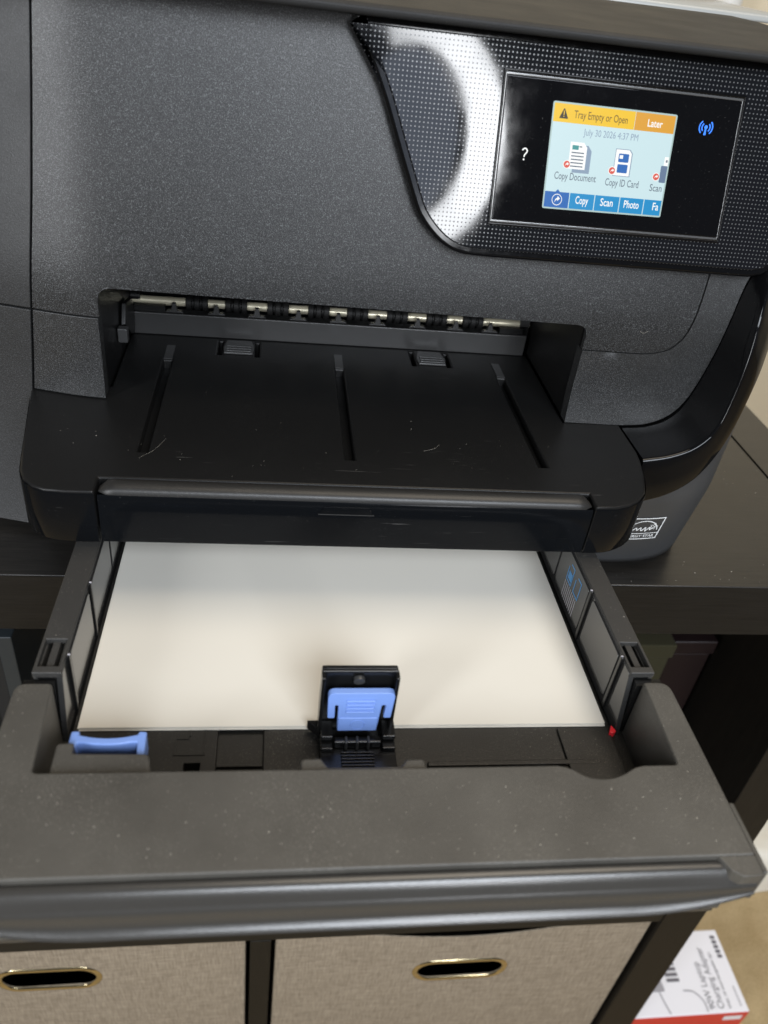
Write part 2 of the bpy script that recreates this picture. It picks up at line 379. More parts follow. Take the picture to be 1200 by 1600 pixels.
# things kept in the cubbies
def crate(name, label, cat, a, b, mat, bev=1.5):
    o = box(name, a, b, mat, None, bevel=bev); tag(o, label, cat); return o
def card_box(name, label, cat, a, b, mat, lidmat):
    t = thing(name, label, cat, (a[0]+b[0])/2, (a[1]+b[1])/2, a[2])
    box('carton', a, (b[0], b[1], b[2]-14), mat, t, bevel=1.5)
    box('lid', (a[0]-1.5, a[1]-1.5, b[2]-13.8), (b[0]+1.5, b[1]+1.5, b[2]), lidmat, t, bevel=1.5)
    return t
card_box('game_box', 'dim yellow box deep inside the dark right cubby', 'box', (236, 185, -395.5), (266, 280, -140), 'yellow', 'yellow')
card_box('game_box', 'dark red box at the back of the right cubby beside the yellow one', 'box', (270, 195, -395.5), (306, 300, -146), 'maroon', 'maroon')
tt = thing('folder', 'dark grey folder standing in the left cubby below the printer', 'folder', -187, 150, -395.5)
box('cover', (-193, 140, -395.5), (-184, 330, -92), 'teal', tt, bevel=1); box('cover', (-208, 140, -395.5), (-204, 330, -92), 'teal', tt, bevel=1)
box('leaf_block', (-203.8, 143, -395), (-193.2, 328, -97), 'bin_inside', tt)

# ================================================================== PRINTER
PR = thing('printer', 'black inkjet printer with lit touch screen standing on the cube shelf', 'printer', 0, 320, CT)
def F(x, z):
    y = 156.0+(0.16*(z-108)**2/44 if 108 < z < 130 else (0.16*(z-119) if z >= 130 else 0))
    if x < -114: y += .005*min(24, -114-x)**2+.24*max(0, -138-x)
    if z < 84: y -= .004*(84-z)**2*(1 if x > 0 else .4)
    return y
# shell behind everything
def plan(u, z, y0):
    """half plan of the lower body: front, right corner, right side"""
    return None
bodyo = fillet([(-214, 185), (214, 185), (214, 500), (-214, 500)], [12, 12, 20, 20])
plate('body', bodyo, 'xy', -15, 235, 'column', PR, bevel=2)
for x_ in (-170, 150): 
    for y_ in (215, 470): plate('foot', circ(x_, y_, 12, 16), 'xy', CT, -15.2, 'dark_inner', PR)
box('side_panel_top', (315.5, CF, CT+.05), (353, CB, CT+.4), 'wood_x', cab)
# --- lower body, front right, grey
def y0f(z): return 118.5+max(0, 34-z)*.20
def yl(x, z):
    if x < 150: return y0f(z)
    t = min(1, (x-150)/66.5); return y0f(z)+62*(1-(1-t**2.8)**(1/2.8))
Lc = [(150, 34), (160, 36.5), (170, 40.5), (184, 49), (194, 61), (201, 77), (208, 96), (213, 108), (216.4, 120)]
rows = []
xs = [100+50*k/6 for k in range(6)]+[150+66.5*math.sin(math.pi/2*k/40) for k in range(41)]
for k in range(17):
    row = []
    for x in xs:
        zt = lut(Lc, x)+1.0; z = -16+(zt+16)*k/16
        row.append((x+(z-20)*.012 if x > 180 else x, yl(x, z), z))
    zt = 121; z = -16+(zt+16)*k/16
    for y in (200, 300, 400, 499): row.append((216.5+(z-20)*.012, y, z))
    rows.append(row)
v, f = loft(rows); lb = link('lower_body', *fix(v, f), 'lower_body', PR, smooth=50, solid=2)
# under-skirt in shadow
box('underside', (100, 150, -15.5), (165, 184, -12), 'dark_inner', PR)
# --- sweeping trim: shelf that rises into the right cheek
I_ = [(151.8, 156.5, 59.8), (166, 156, 61.2), (178, 155.5, 66.5), (186, 155.5, 77), (191, 156, 97), (194, 156.5, 120), (196.5, 158, 138), (200, 160, 150), (203, 164, 165), (206, 175, 236)]
O_ = [(151.8, 118, 60.2), (166, 118, 63.4), (178.5, 119, 69), (187, 121.5, 78.5), (192.5, 127, 96), (196, 133, 117), (198.5, 140, 133), (201.5, 147, 145), (205, 153, 158), (210, 166, 236)]
L_ = [(151.8, 115.8, 34), (170, 116.6, 40), (184, 119.3, 48.6), (194, 123.5, 61), (201.5, 129, 77), (208.5, 137, 96), (213, 144, 108), (216.6, 152, 122), (218.4, 160, 140), (219, 175, 236)]
B_ = [(151.8, 121, 33), (170, 122, 39), (184, 125, 47.5), (194, 130, 60), (201, 136, 76), (207.5, 145, 95), (212, 153, 107), (217, 172, 122), (219, 200, 140), (219.4, 210, 236)]
m = 70; RI, RO, RL, RB = [interp(p, m) for p in (I_, O_, L_, B_)]
secs = []
for a, b, c, d in zip(RI, RO, RL, RB):
    row = [a+Vector((0, 3, -3)), a, a.lerp(b, .33), a.lerp(b, .66)]
    ab = (a-b).normalized(); cb = (c-b).normalized()
    row += [b+ab*2.4, b+ab*.9+cb*.2, b+ab*.2+cb*.9, b+cb*2.4]
    row += [b.lerp(c, .3), b.lerp(c, .6), c-cb*1.0, c+(d-c).normalized()*.5, d]
    secs.append([tuple(p) for p in row])
v, f = loft(secs); link('side_trim', *fix(v, f), 'piano', PR, smooth=48)
# --- output tray
OT = plate('output_tray', [(-158, 170), (-153, 141), (-149, 118), (-145.7, 99), (-143.8, 90), (-141, 83.4), (-136, 78.4), (-131, 76), (-122, 75), (-110.4, 75), (-110.4, 86), (112.4, 86), (112.4, 75),
     (123, 75.6), (130, 78), (136.2, 82.2), (142, 89.5), (146.8, 103), (150.2, 118), (151.2, 126), (151.2, 154.5), (119.2, 154.5), (119.2, 238), (-119.2, 238), (-119.2, 170)],
     'xy', 33, 60, 'matte_black', PR, bevel=1.3, seg=3,
     holes=[rect(x-2.4, 108, x+2.4, 204) for x in (-95, .3, 95.6)]+[rect(xc+d-1.2, 214, xc+d+1.2, 233) for xc in (-57, 56) for d in (-10.5, 10.5)])
# tray clothing: glossy skirt round the two front corners
def skirt(pts, name):
    rows = [[(x, y, z) for x, y in pts] for z in (32.6, 34, 46, 57.5, 58.8)]
    for k, off in ((0, .9), (4, .2)):
        rows[k] = [(x*(1-off/300), y+off, z) for (x, y, z) in rows[k]]
    v, f = loft(rows); link(name, *fix(v, f), 'piano_lip', PR, smooth=40)
def off(pts, d):
    out = []
    for i, p in enumerate(pts):
        t = Vector(pts[min(i+1, len(pts)-1)])-Vector(pts[max(i-1, 0)]); t.normalize(); out.append((p[0]+t.y*d, p[1]-t.x*d))
    return out
cl = [tuple(p)[:2] for p in interp([(-156, 157, 0), (-149, 118, 0), (-145.7, 99, 0), (-143.8, 90, 0), (-141, 83.4, 0), (-136, 78.4, 0), (-131, 76, 0), (-122, 75, 0), (-110.6, 75, 0)], 40)]
cr = [tuple(p)[:2] for p in interp([(112.6, 75, 0), (123, 75.6, 0), (130, 78, 0), (136.2, 82.2, 0), (142, 89.5, 0), (146.8, 103, 0), (150.2, 118, 0), (151, 126, 0)], 40)]
skirt(off(cl, .35), 'tray_corner'); skirt(off(cr, .35), 'tray_corner')
# extension lip with rounded matte ridge
prof = [(86, 32.2), (76.4, 32.2), (75.0, 33.4), (74.6, 36), (74.5, 50), (74.7, 57), (75.3, 58.2)]
v, f = loft([[(x, y, z) for y, z in prof] for x in (-109.2, -60, 0, 60, 111.4)])
bmv, bmf = fix(*merge((v, f), ([(-109.2, y, z) for y, z in prof]+[(-109.2, 86, 58.2)], [list(range(len(prof)+1))]), ([(111.4, y, z) for y, z in prof]+[(111.4, 86, 58.2)], [list(range(len(prof)+1))])))
LIP = link('extension_lip', bmv, bmf, 'piano_lip', PR, smooth=40)
rid = []
for k in range(61):
    x = -109.3+220.8*k/60; e = min(x+109.3, 111.5-x); s_ = min(1, math.sqrt(max(0, 1-(1-min(1, e/6))**2))+.02)
    row = []
    for q in range(11):
        a = math.pi*q/10; row.append((x, 80.0-4.9*math.cos(a)*(.45+.55*s_)-(0 if q < 5 else 0), 58.2+3.7*math.sin(a)**.75*s_))
    rid.append(row)
v, f = loft(rid); link('lip_ridge', *fix(v, f), 'ridge', LIP, root=PR, smooth=60)
xfL = lambda a, b, d: (a, d, b)
plate('finger_mark', [(-15, 52.4), (9, 52.4), (7, 56.2), (-13, 56.2)], 'xz', 74.15, 74.4, 'piano_lip', LIP, bevel=.25, root=PR)
plate('finger_mark', [(-15.5, 51.9), (9.5, 51.9), (9.5, 52.2), (-15.5, 52.2)], 'xz', 74.1, 74.4, 'guide_grey', LIP, root=PR)
# slot bottoms and ridged paper tabs on the tray
for x in (-95, .3, 95.6):
    box('slot_floor', (x-2.3, 108.2, 54), (x+2.3, 203.8, 55), 'dark_inner', OT, root=PR)
    box('slot_cover', (x-2.3, 204.6, 60.1), (x+2.3, 222, 60.5), 'guide_grey', OT, root=PR)
for xc in (-57, 56):
    tb = plate('paper_tab', [(xc-8, 215), (xc+8, 215), (xc+8.8, 222), (xc+7, 232), (xc-7, 232), (xc-8.8, 222)], 'xy', 60.2, 61.4, 'guide_grey', OT, bevel=.4, root=PR)
    for k in range(3): box('rib', (xc-7, 216+k*3.0, 61.5), (xc+7, 217.1+k*3.0, 62.2), 'guide_grey', OT, bevel=.2, root=PR)
# --- mouth of the printer
box('mouth_wall', (-122.5, 163, 60.2), (-119.6, 262, 116), 'dark_inner', PR); box('mouth_wall', (120.2, 163, 60.2), (123, 262, 116), 'dark_inner', PR)
box('mouth_ceiling', (-119.5, 172, 118), (120.1, 262, 119.5), 'dark_inner', PR); box('mouth_back', (-119.5, 262, 40), (120.1, 264, 114.4), 'dark_inner', PR)
# hollow: cut the body block where the mouth is
cut = bpy.data.objects['body']; bmC = plate_geo(rect(-122.4, 170, 122.9, 263), (), 'xy', 30, 117)
# ledge, guide comb, roller shaft
LG = plate('exit_ledge', [(236.2, 60.3), (236.0, 73.0), (236.5, 73.6), (239, 72.6), (243, 71.0), (250, 71.0), (250, 60.3)], 'yz', -119.3, 116.5, 'guide_grey', PR, bevel=.35)
cx = [-82, -59.5, -35.3, -11.3, 11.9, 36, 60.2, 82.8]
mid = [-94.5]+[(a+b)/2 for a, b in zip(cx, cx[1:])]+[93]
for x in mid:
    plate('comb_tooth', [(x-5.4, 73.9), (x-4.2, 74.9), (x-1.9, 75.2), (x-.9, 79.4), (x+.9, 79.4), (x+1.9, 75.2), (x+4.2, 74.9), (x+5.4, 73.9)], 'xz', 236.6, 239.4, 'guide_grey', LG, bevel=.3, root=PR)
box('comb_block', (-117, 236.8, 73.8), (-99.5, 240, 77.4), 'dark_inner', LG, root=PR); box('comb_block', (99, 236.8, 73.8), (113.5, 240, 77.4), 'dark_inner', LG, root=PR)
tube('roller_shaft', [(-119, 244.5, 77.6), (119, 244.5, 77.6)], 2.5, 'steel', PR, n=20, smooth=60)
for x in cx:
    r_ = merge(*[tube_geo([(x+d-1.7, 244.5, 77.6), (x+d-1.3, 244.5, 77.6), (x+d+1.3, 244.5, 77.6), (x+d+1.7, 244.5, 77.6)], [4.0, 4.6, 4.6, 4.0], 20) for d in (-4.6, 0, 4.6)],
               tube_geo([(x-5.5, 244.5, 77.6), (x+5.5, 244.5, 77.6)], 3.3, 20))
    link('exit_roller', *r_, 'roller_rubber', PR, smooth=40)
tube('shaft_cap', [(112.5, 245, 79), (118.5, 245, 79)], 4.0, 'guide_grey', PR, n=14); tube('shaft_cap', [(-119.3, 245.5, 79.6), (-114, 245.5, 79.6)], 3.6, 'dark_inner', PR, n=14)
box('shaft_bracket', (112.8, 240.5, 62), (118.6, 246, 77), 'dark_inner', PR, bevel=.8)
plate('side_lever', [(206, 78), (212, 88), (230, 84), (236, 74), (232, 62), (222, 66)], 'yz', -118.9, -116.4, 'dark_inner', PR, bevel=.5)
box('lever_stop', (-119.2, 196, 72), (-114, 201, 80), 'guide_grey', PR, bevel=.7)
# --- front door (textured), its frame, left column
seamx = lambda z: lut([(60, -155.6), (102, -150.4), (154, -143.9), (192, -139.8), (236, -135.5)], z)
dz = [103.2+(235-103.2)*k/14 for k in range(15)]
arcL = fillet([(-152, 103), (-118.7, 103.0), (-118.7, 117.3), (119.6, 114.6), (119.6, 102.2), (200, 102.2)], [0, 0, 11, 9.5, 0, 0], 7)[1:-1]
arcL = [p for p in arcL if p[0] > -150]
dr = [tuple(p)[:2] for p in interp([(119.6, 101.8, 0), (150, 101.6, 0), (158, 102.4, 0), (165.4, 104.8, 0), (171, 110.8, 0), (174, 120, 0), (175.2, 131, 0), (175.8, 143, 0), (176, 152, 0)], 40)]
door = [(seamx(103.2)+.4, 103.2)]+arcL[:-1]+dr+[(176, 234.6), (seamx(234.6)+.4, 234.6)]+[(seamx(z)+.4, z) for z in dz[::-1][1:-1]]
shell('front_door', door, F, 3.2, 'door', PR, bevel=.6)
ml = lambda z: seamx(z)
shell('front_frame', [(seamx(60.4)+.4, 60.4), (-119.4, 60.4), (-119.2, 102.3), (seamx(102.3)+.4, 102.3)], F, 8, 'frame', PR, bevel=.5, step=6)
irow = [(p.x, p.z) for p in RI]
fr = [(119.9, 60.3)]+[(x-.3, z+.3) for x, z in irow if z < 170]+[(203.5, 234), (176.9, 234), (176.8, 152)]+[(x+.75, z-.6) for x, z in dr[::-1]][1:]
fr[-1] = (119.9, 101.0)
def FR(x, z):
    """frame on the right, hollowed towards the sweeping shelf"""
    y = F(x, z); return y
shell('front_frame', fr, FR, 8, 'frame', PR, bevel=.5, step=5)
lc = [(seamx(z)-.5, z) for z in [102.8+(235-102.8)*k/10 for k in range(11)]]
shell('side_column', lc+[(-214, 235), (-214, 102.8)], F, 9, 'column', PR, bevel=.5, step=9)
shell('side_column', [(seamx(60)-.5, -15), (seamx(60)-.5, 60), (seamx(102.0)-.5, 102.0), (-214, 102.0), (-214, -15)], F, 9, 'column', PR, bevel=.5, step=9)
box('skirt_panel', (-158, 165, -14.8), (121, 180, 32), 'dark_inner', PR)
# --- scanner lid
lp = [(180, 235.6), (157.5, 235.6), (156.2, 236.6), (156.0, 238.6), (157.6, 240.0), (200, 242.2), (300, 245.5), (334, 246), (338, 244), (500, 244), (500, 235.6)]
plate('scanner_lid', lp, 'yz', -226, 233, 'lid', PR, bevel=.9)
plate('feeder_cover', [(340, 244.2), (341, 248), (346, 250), (420, 251.5), (470, 250), (498, 244.2)], 'yz', -200, 262, 'grey_cover', PR, bevel=1.5)
# --- control panel (leans back 10 degrees)
PT = math.radians(10); PC, PS = math.cos(PT), math.sin(PT)
def pn(u, s, d=0.0): return (u, 156+s*PS-d*PC, 171+s*PC+d*PS)     # d: towards the viewer
po = [tuple(p)[:2] for p in interp([(-8.5, 66, 0), (-6.3, 63.9-4, 0), (-2.4, 53, 0), (5.8, 36.9, 0), (12.9, 20.3, 0), (20.4, 2.9, 0), (26, -8.8, 0), (34.4, -17.8, 0), (42.5, -22.8, 0), (50.4, -24.6, 0), (62, -25, 0)], 31)]
po += [(192, -25), (198.5, -23.6), (202.5, -20.4), (205.5, -15), (213, 30), (217, 66)]
# stack of inward offset rings gives the swollen edge
def inset(pts, d):
    out = []; n_ = len(pts)
    for i, p in enumerate(pts):
        a = Vector(pts[i-1]); b = Vector(pts[(i+1) % n_]); t = (b-a).normalized(); out.append((p[0]-t.y*d, p[1]+t.x*d))
    return out
po = po if area2(po) > 0 else po[::-1]
CP = plate('control_panel', po, 'xy', -9, -.5, 'piano', PR, xf=lambda a, b, d: pn(a, b, d), bevel=2.4, seg=5)
plate('dotted_face', inset(po, 3.4), 'xy', -.9, .25, 'panel', CP, xf=lambda a, b, d: pn(a, b, d), bevel=.7, seg=3, root=PR)
# touch screen: frame, glass, picture
fo = [(57.9, -10.6), (170.9, -10.4), (166.5, 52), (55.9, 52.4)]
TS = plate('touch_screen', inset(fo, 3.0), 'xy', -.4, 1.0, 'glass', PR, xf=lambda a, b, d: pn(a, b, d), bevel=.35)
plate('screen_frame', fo, 'xy', -.4, 1.3, 'piano', TS, holes=[inset(fo, 1.5)], xf=lambda a, b, d: pn(a, b, d), bevel=.45, root=PR)
plate('screen_edge', inset(fo, 1.6), 'xy', -.4, .75, 'chrome', TS, holes=[inset(fo, 2.85)], xf=lambda a, b, d: pn(a, b, d), bevel=.3, root=PR)
q4 = [(80.0, 41.3), (136.0, 40.9), (138.4, -.5), (82.5, -.8)]
def sc(u, vv, lvl=0):
    """screen picture: u right, vv down, both 0..1"""
    a = Vector(q4[0]).lerp(Vector(q4[1]), u); b = Vector(q4[3]).lerp(Vector(q4[2]), u); p = a.lerp(b, vv); return pn(p.x, p.y, 1.06+.03*lvl)
SW, SH = 56.0, 41.6
def scr(name, pieces, mat, lvl):
    g_ = [flat(p, lambda a, b: sc(a, b, lvl)) for p in pieces]; link(name, *merge(*g_), mat, TS, root=PR, smooth=0)
def sct(name, s, size, u, vv, mat, lvl=3, align='LEFT', bold=0.0, fit=None):
    gx = text_geo(s, size, 0, 0, lambda a, b: sc(u+a/SW, vv-b/SH, lvl), align, bold=bold, fit=(fit or .1)*SW)
    link(name, *gx, mat, TS, root=PR, smooth=0)
scr('screen_border', [rrect(-.012, -.016, 1.012, 1.016, .02)], 'e_edge', -.7)
scr('screen_background', [rect(0, 0, 1, 1)], 'e_bg', 0)
scr('status_bar', [rect(0, 0, .665, .172)], 'e_yellow', 1); scr('later_button', [rect(.668, 0, 1, .172)], 'e_orange', 1)
scr('warning_sign', [fillet([(.045, .138), (.12, .138), (.0825, .035)], .006, 3)], 'e_black', 2)
scr('warning_mark', [rect(.079, .065, .086, .105), rect(.079, .113, .086, .123)], 'e_yellow', 3)
sct('status_text', 'Tray Empty or Open', 4.3, .165, .122, 'e_brown', bold=.02, fit=.44); sct('later_text', 'Later', 4.2, .835, .125, 'e_white', align='CENTER', bold=.06, fit=.125)
sct('date_text', 'July 30 2026 4:37 PM', 3.9, .49, .275, 'e_grey', align='CENTER', fit=.455)
scr('document_icon', [[(.20, .37), (.315, .37), (.345, .42), (.345, .64), (.20, .64)]], 'e_grey', 1)
scr('document_sheet', [[(.165, .345), (.275, .345), (.305, .39), (.305, .605), (.165, .605)]], 'e_white', 2)
scr('document_lines', [rect(.18, .44+.033*k, .285, .452+.033*k) for k in range(5)]+[rect(.24, .38, .262, .392)], 'e_dark', 3)
scr('document_picture', [rect(.182, .375, .235, .418)], 'e_teal', 3)
scr('card_icon', [[(.545, .365), (.665, .365), (.69, .40), (.69, .635), (.545, .635)]], 'e_grey', 1)
scr('card_sheet', [[(.55, .372), (.66, .372), (.682, .405), (.682, .628), (.55, .628)]], 'e_white', 2)
scr('card_prints', [rrect(.575, .41, .662, .495, .01), rrect(.575, .515, .662, .60, .01)], 'e_navy', 3)
scr('card_mark', [rect(.583, .425, .612, .46)], 'e_white', 4)
scr('drive_icon', [rrect(.945, .49, 1.0, .66, .01)], 'e_slate', 1); scr('drive_plug', [rect(.965, .40, 1.0, .488)], 'e_white', 1); scr('drive_contact', [rect(.978, .43, .993, .455)], 'e_dark', 2)
for uu, vv in ((.152, .565), (.535, .585), (.915, .605)):
    scr('arrow_badge', [circ(uu, vv, .031, 20, .042)], 'e_white', 4); scr('arrow_disc', [circ(uu, vv, .026, 20, .035)], 'e_red', 5)
    scr('arrow_mark', [[(uu-.014, vv+.016), (uu-.006, vv-.008), (uu+.004, vv-.012), (uu+.004, vv-.022), (uu+.018, vv-.004), (uu+.004, vv+.010), (uu+.004, vv), (uu-.006, vv+.004)]], 'e_white', 6)
sct('icon_text', 'Copy Document', 4.3, .235, .715, 'e_dark', align='CENTER', fit=.35, bold=.02); sct('icon_text', 'Copy ID Card', 4.3, .635, .735, 'e_dark', align='CENTER', fit=.285, bold=.02); sct('icon_text', 'Scan', 4.3, .875, .752, 'e_dark', fit=.105, bold=.02)
for k, (a, b) in enumerate(((0, .205), (.212, .42), (.427, .635), (.642, .845), (.852, 1.0))):
    scr('menu_tab', [rect(a, .842, b, 1.0)], 'e_navy' if k == 0 else 'e_blue', 1)
scr('tab_pointer', [[(.085, .843), (.105, .815), (.125, .843)]], 'e_navy', 1)
ring = circ(.105, .92, .043, 28, .058); ri2 = circ(.105, .92, .038, 28, .051)
link('tab_ring', [sc(a, b, 3) for a, b in ring+ri2], [(i, (i+1) % 28, 28+(i+1) % 28, 28+i) for i in range(28)], 'e_white', TS, root=PR, smooth=0)
scr('tab_arrow', [[(.085, .95), (.092, .915), (.108, .90), (.108, .882), (.13, .908), (.108, .934), (.108, .918), (.098, .925)]], 'e_white', 3)
for s_, u_ in (('Copy', .315), ('Scan', .53), ('Photo', .743)): sct('tab_text', s_, 4.6, u_, .945, 'e_white', align='CENTER', bold=.05, fit={'Copy': .108, 'Scan': .108, 'Photo': .13}[s_])
sct('tab_text', 'Fa', 4.6, .925, .945, 'e_white', bold=.05, fit=.052)
qa = [math.radians(170-32*k) for k in range(8)]
qs = [(69.9+1.1*math.cos(a), 21.2+1.1*math.sin(a)) for a in qa]+[(69.95, 19.5), (69.9, 18.8)]
qr = []
for i, p in enumerate(qs):
    t = (Vector(qs[min(i+1, len(qs)-1)])-Vector(qs[max(i-1, 0)])).normalized(); qr.append([pn(p[0]-t.y*.3, p[1]+t.x*.3, 1.12), pn(p[0]+t.y*.3, p[1]-t.x*.3, 1.12)])
link('help_key', *merge(loft(qr), flat(circ(69.9, 17.8, .4, 12), lambda a, b: pn(a, b, 1.12))), 'e_white', TS, root=PR, smooth=0)
wf = []
for side in (0, math.pi):
    for r_ in (1.9, 3.1):
        arc = [side-.85+1.7*k/8 for k in range(9)]
        pts = [(151.0+(r_+.27)*math.cos(a), 37.8+(r_+.27)*math.sin(a)) for a in arc]+[(151.0+(r_-.27)*math.cos(a), 37.8+(r_-.27)*math.sin(a)) for a in arc[::-1]]
        wf.append(flat(pts, lambda a, b: pn(a, b, 1.1)))
wf += [flat(circ(151, 37.9, .8, 14), lambda a, b: pn(a, b, 1.1)), flat([(150.7, 37.4), (151.3, 37.4), (151.55, 34.7), (150.45, 34.7)], lambda a, b: pn(a, b, 1.1))]
link('wireless_symbol', *merge(*wf), 'e_wifi', TS, root=PR, smooth=0)
# --- energy label on the lower body
def lab(a, b): return (157+a, yl(157+a, 4+b)-.35, 4+b)
LW, LH = 22.5, 17.2
def sub(p):                       # keep long edges on the curved skin
    out = []
    for i, q in enumerate(p):
        r_ = p[(i+1) % len(p)]; k = max(1, int(max(abs(q[0]-r_[0]), abs(q[1]-r_[1]))/1.5))
        out += [(q[0]+(r_[0]-q[0])*j/k, q[1]+(r_[1]-q[1])*j/k) for j in range(k)]
    return out
def bars(rs): return merge(*[loft([[lab(x0+(x1-x0)*k/12, y) for k in range(13)] for y in (y0, y1)]) for x0, y0, x1, y1 in rs])
def stroke(pts, w):
    rows_ = []
    for i, p in enumerate(pts):
        t = (Vector(pts[min(i+1, len(pts)-1)])-Vector(pts[max(i-1, 0)])).normalized(); rows_.append([lab(p[0]-t.y*w, p[1]+t.x*w), lab(p[0]+t.y*w, p[1]-t.x*w)])
    return loft(rows_)
arc_ = [(11+9.2*math.cos(a), 6.2+8.6*math.sin(a)) for a in [math.pi*(.04+.92*k/24) for k in range(25)]]
scrp = [tuple(p)[:2] for p in interp([(2, 7, 0), (4, 9, 0), (5, 7.2, 0), (7, 9.4, 0), (8, 7.4, 0), (9.6, 9.6, 0), (10.6, 7, 0), (12.5, 9.8, 0), (13, 6.6, 0), (15, 10, 0), (15.6, 7.6, 0), (18, 10.4, 0)], 60)]
star_ = [(17.2+(2.6 if k % 2 == 0 else 1.1)*math.sin(k*math.pi/5+.2), 10.2+(2.6 if k % 2 == 0 else 1.1)*math.cos(k*math.pi/5+.2)) for k in range(11)]
ly = merge(bars([(0, 0, LW, .7), (0, 16.5, LW, LH), (0, .7, .7, 16.5), (LW-.7, .7, LW, 16.5), (.7, 4.6, LW-.7, 5.1)]), stroke(arc_, .3), stroke(scrp, .32), stroke(star_, .25))
link('energy_label', *ly, 'ink_white', PR, smooth=0)
gx = text_geo('ENERGY STAR', 2.9, 0, 0, lambda a, b: lab(1.4+a, 1.7+b), bold=.05, sx=1.02); link('label_text', *gx, 'ink_white', PR, smooth=0)

# cut the mouth out of the body block (real hollow)
cm = bpy.data.meshes.new('cut'); cm.from_pydata([tuple(W(*p)-Vector(PR['_org'])) for p in bmC[0]], [], bmC[1]); co = bpy.data.objects.new('cut', cm); COL.objects.link(co); co.location = PR.location
bo = cut.modifiers.new('b', 'BOOLEAN'); bo.object = co; bo.operation = 'DIFFERENCE'; bo.solver = 'EXACT'
bpy.context.view_layer.update(); dg = bpy.context.evaluated_depsgraph_get()
nm_ = bpy.data.meshes.new_from_object(cut.evaluated_get(dg)); cut.modifiers.clear(); cut.data = nm_
bpy.data.objects.remove(co)

# ================================================================== PAPER TRAY (pulled out)
TR = thing('paper_tray', 'open dusty grey paper tray pulled out under the printer', 'tray', 0, 40, -12)
# floor
plate('tray_floor', rect(-110.5, -60, 110.5, 236), 'xy', -8, -1.7, 'tray_floor', TR, bevel=.4,
      holes=[rect(-54.5, -19.5, -36.5, 40), rect(-66.5, -20, -60.5, -15.8)])
box('track_floor', (-54.4, -19.4, -6), (-36.6, 40, -3.6), 'tray_floor', TR)
box('track_stop', (-54.2, -17.6, -3.5), (-36.8, -16.6, -1.9), 'tray_floor', TR, bevel=.3)
for r_ in (rect(-71, -12.6, -59, -11.9), rect(-71, -11.8, -70.3, -4.5), rect(-59.7, -11.8, -59, 0), rect(-65.5, -3.6, -64.9, 0), rect(-70.2, -5, -65.6, -4.4)):
    plate('size_mark', r_, 'xy', -1.6, -1.25, 'tray_floor', TR)
box('floor_step', (28, -20, -1.6), (100, -17.8, -.2), 'tray_floor', TR, bevel=.4); box('floor_rail', (86, -40, -1.6), (109, -2, -.4), 'tray_floor', TR, bevel=.5)
plate('pocket_floor', rect(-117, -46, 117, .5), 'xy', -10.5, -8.2, 'tray_floor', TR)
for a_, b_ in ((-118, -110.7), (110.7, 118)): box('pocket_floor', (a_, -46, -8.1), (b_, .4, -2.2), 'tray_floor', TR)
for a_, b_ in ((-124.5, -113.4), (113.4, 124.5)): box('pocket_back', (a_, -2.6, -5.8), (b_, .9, 26.4), 'clip_black', TR)
# bezel
bz = [(-126, -3), (-126, -78), (126, -78), (126, -3), (115.2, -3), (113.6, -42.4), (100.5, -42.4)]
bz += [tuple(p)[:2] for p in interp([(100.5, -42.4, 0), (96.5, -43.3, 0), (91.5, -45.9, 0), (87, -47.3, 0), (82.5, -47.6, 0), (77.5, -46.6, 0), (72.5, -43.2, 0), (68, -41.8, 0)], 24)][1:]
bz += [(20, -41.8), (-111.2, -41.4), (-113.2, -3)]
rd = [4, 0, 0, 5, 1, 2.0, 0]+[0]*23+[0, 2.0, 2.0]
BZ = plate('tray_bezel', fillet(bz, rd, 5), 'xy', -6, 29, 'tray_bezel', TR, bevel=1.5, seg=3)
plate('tab_block', fillet([(-107, -41.2), (-107, -27), (-101.2, -26.8), (-100.9, -31.2), (-75.6, -31.8), (-73.6, -41.2)], [0, 1.5, 1, 1, 2, 0], 4), 'xy', -1.5, 25.6, 'tray_bezel', BZ, bevel=1.0, root=TR)
plate('guide_block', fillet([(-23.8, -41.6), (-23.6, -35.6), (-16.5, -35.4), (-14.2, -39.2), (11.6, -39.4), (13.6, -36.6), (20.4, -36.2), (20.8, -41.6)], [0, 1.8, 1.2, 1, 1, 1, 1.8, 0], 4), 'xy', -1.5, 26.6, 'tray_bezel', BZ, bevel=1.0, root=TR)
# front lip: rounded nose, upright face, flared bottom edge
def fs(x, e):
    """profile at x; e 0 middle .. 1 at the very end"""
    k = e*e
    p = [(-77.9, 22), (-77.95, 26.0), (-78.4, 26.6), (-79.2, 26.9), (-80.6, 26.9), (-82.0, 26.0), (-83.2, 24.2), (-84.0, 22.2), (-84.4, 21.5), (-84.9, 20.9), (-85.3, 19.9), (-85.5, 18.0), (-85.9, 15.0), (-86.3, 14.3), (-87.3, 13.4), (-88.1, 12.7), (-88.4, 12.1), (-87.9, 11.5), (-84, 10.6), (-79, 8), (-60, -6)]
    out = []
    for y, z in p:
        z2 = z if z > 22.5 else 22.5-(22.5-z)*(1-.62*k)
        y2 = y if z > 22.5 else -85.1+(y+85.1)*(1-.75*k)
        out.append((x, y2, z2))
    return out
xs = [-125.8+251.6*k/200 for k in range(201)]
v, f = loft([fs(x, max(0, (abs(x)-84)/42)) for x in xs]); ends = []
v, f = merge((v, f), (fs(-125.8, 1), [list(range(21))]), (fs(125.8, 1), [list(range(21))[::-1]]))
FL = link('front_lip', *fix(v, f), 'tray_front', TR, smooth=50)
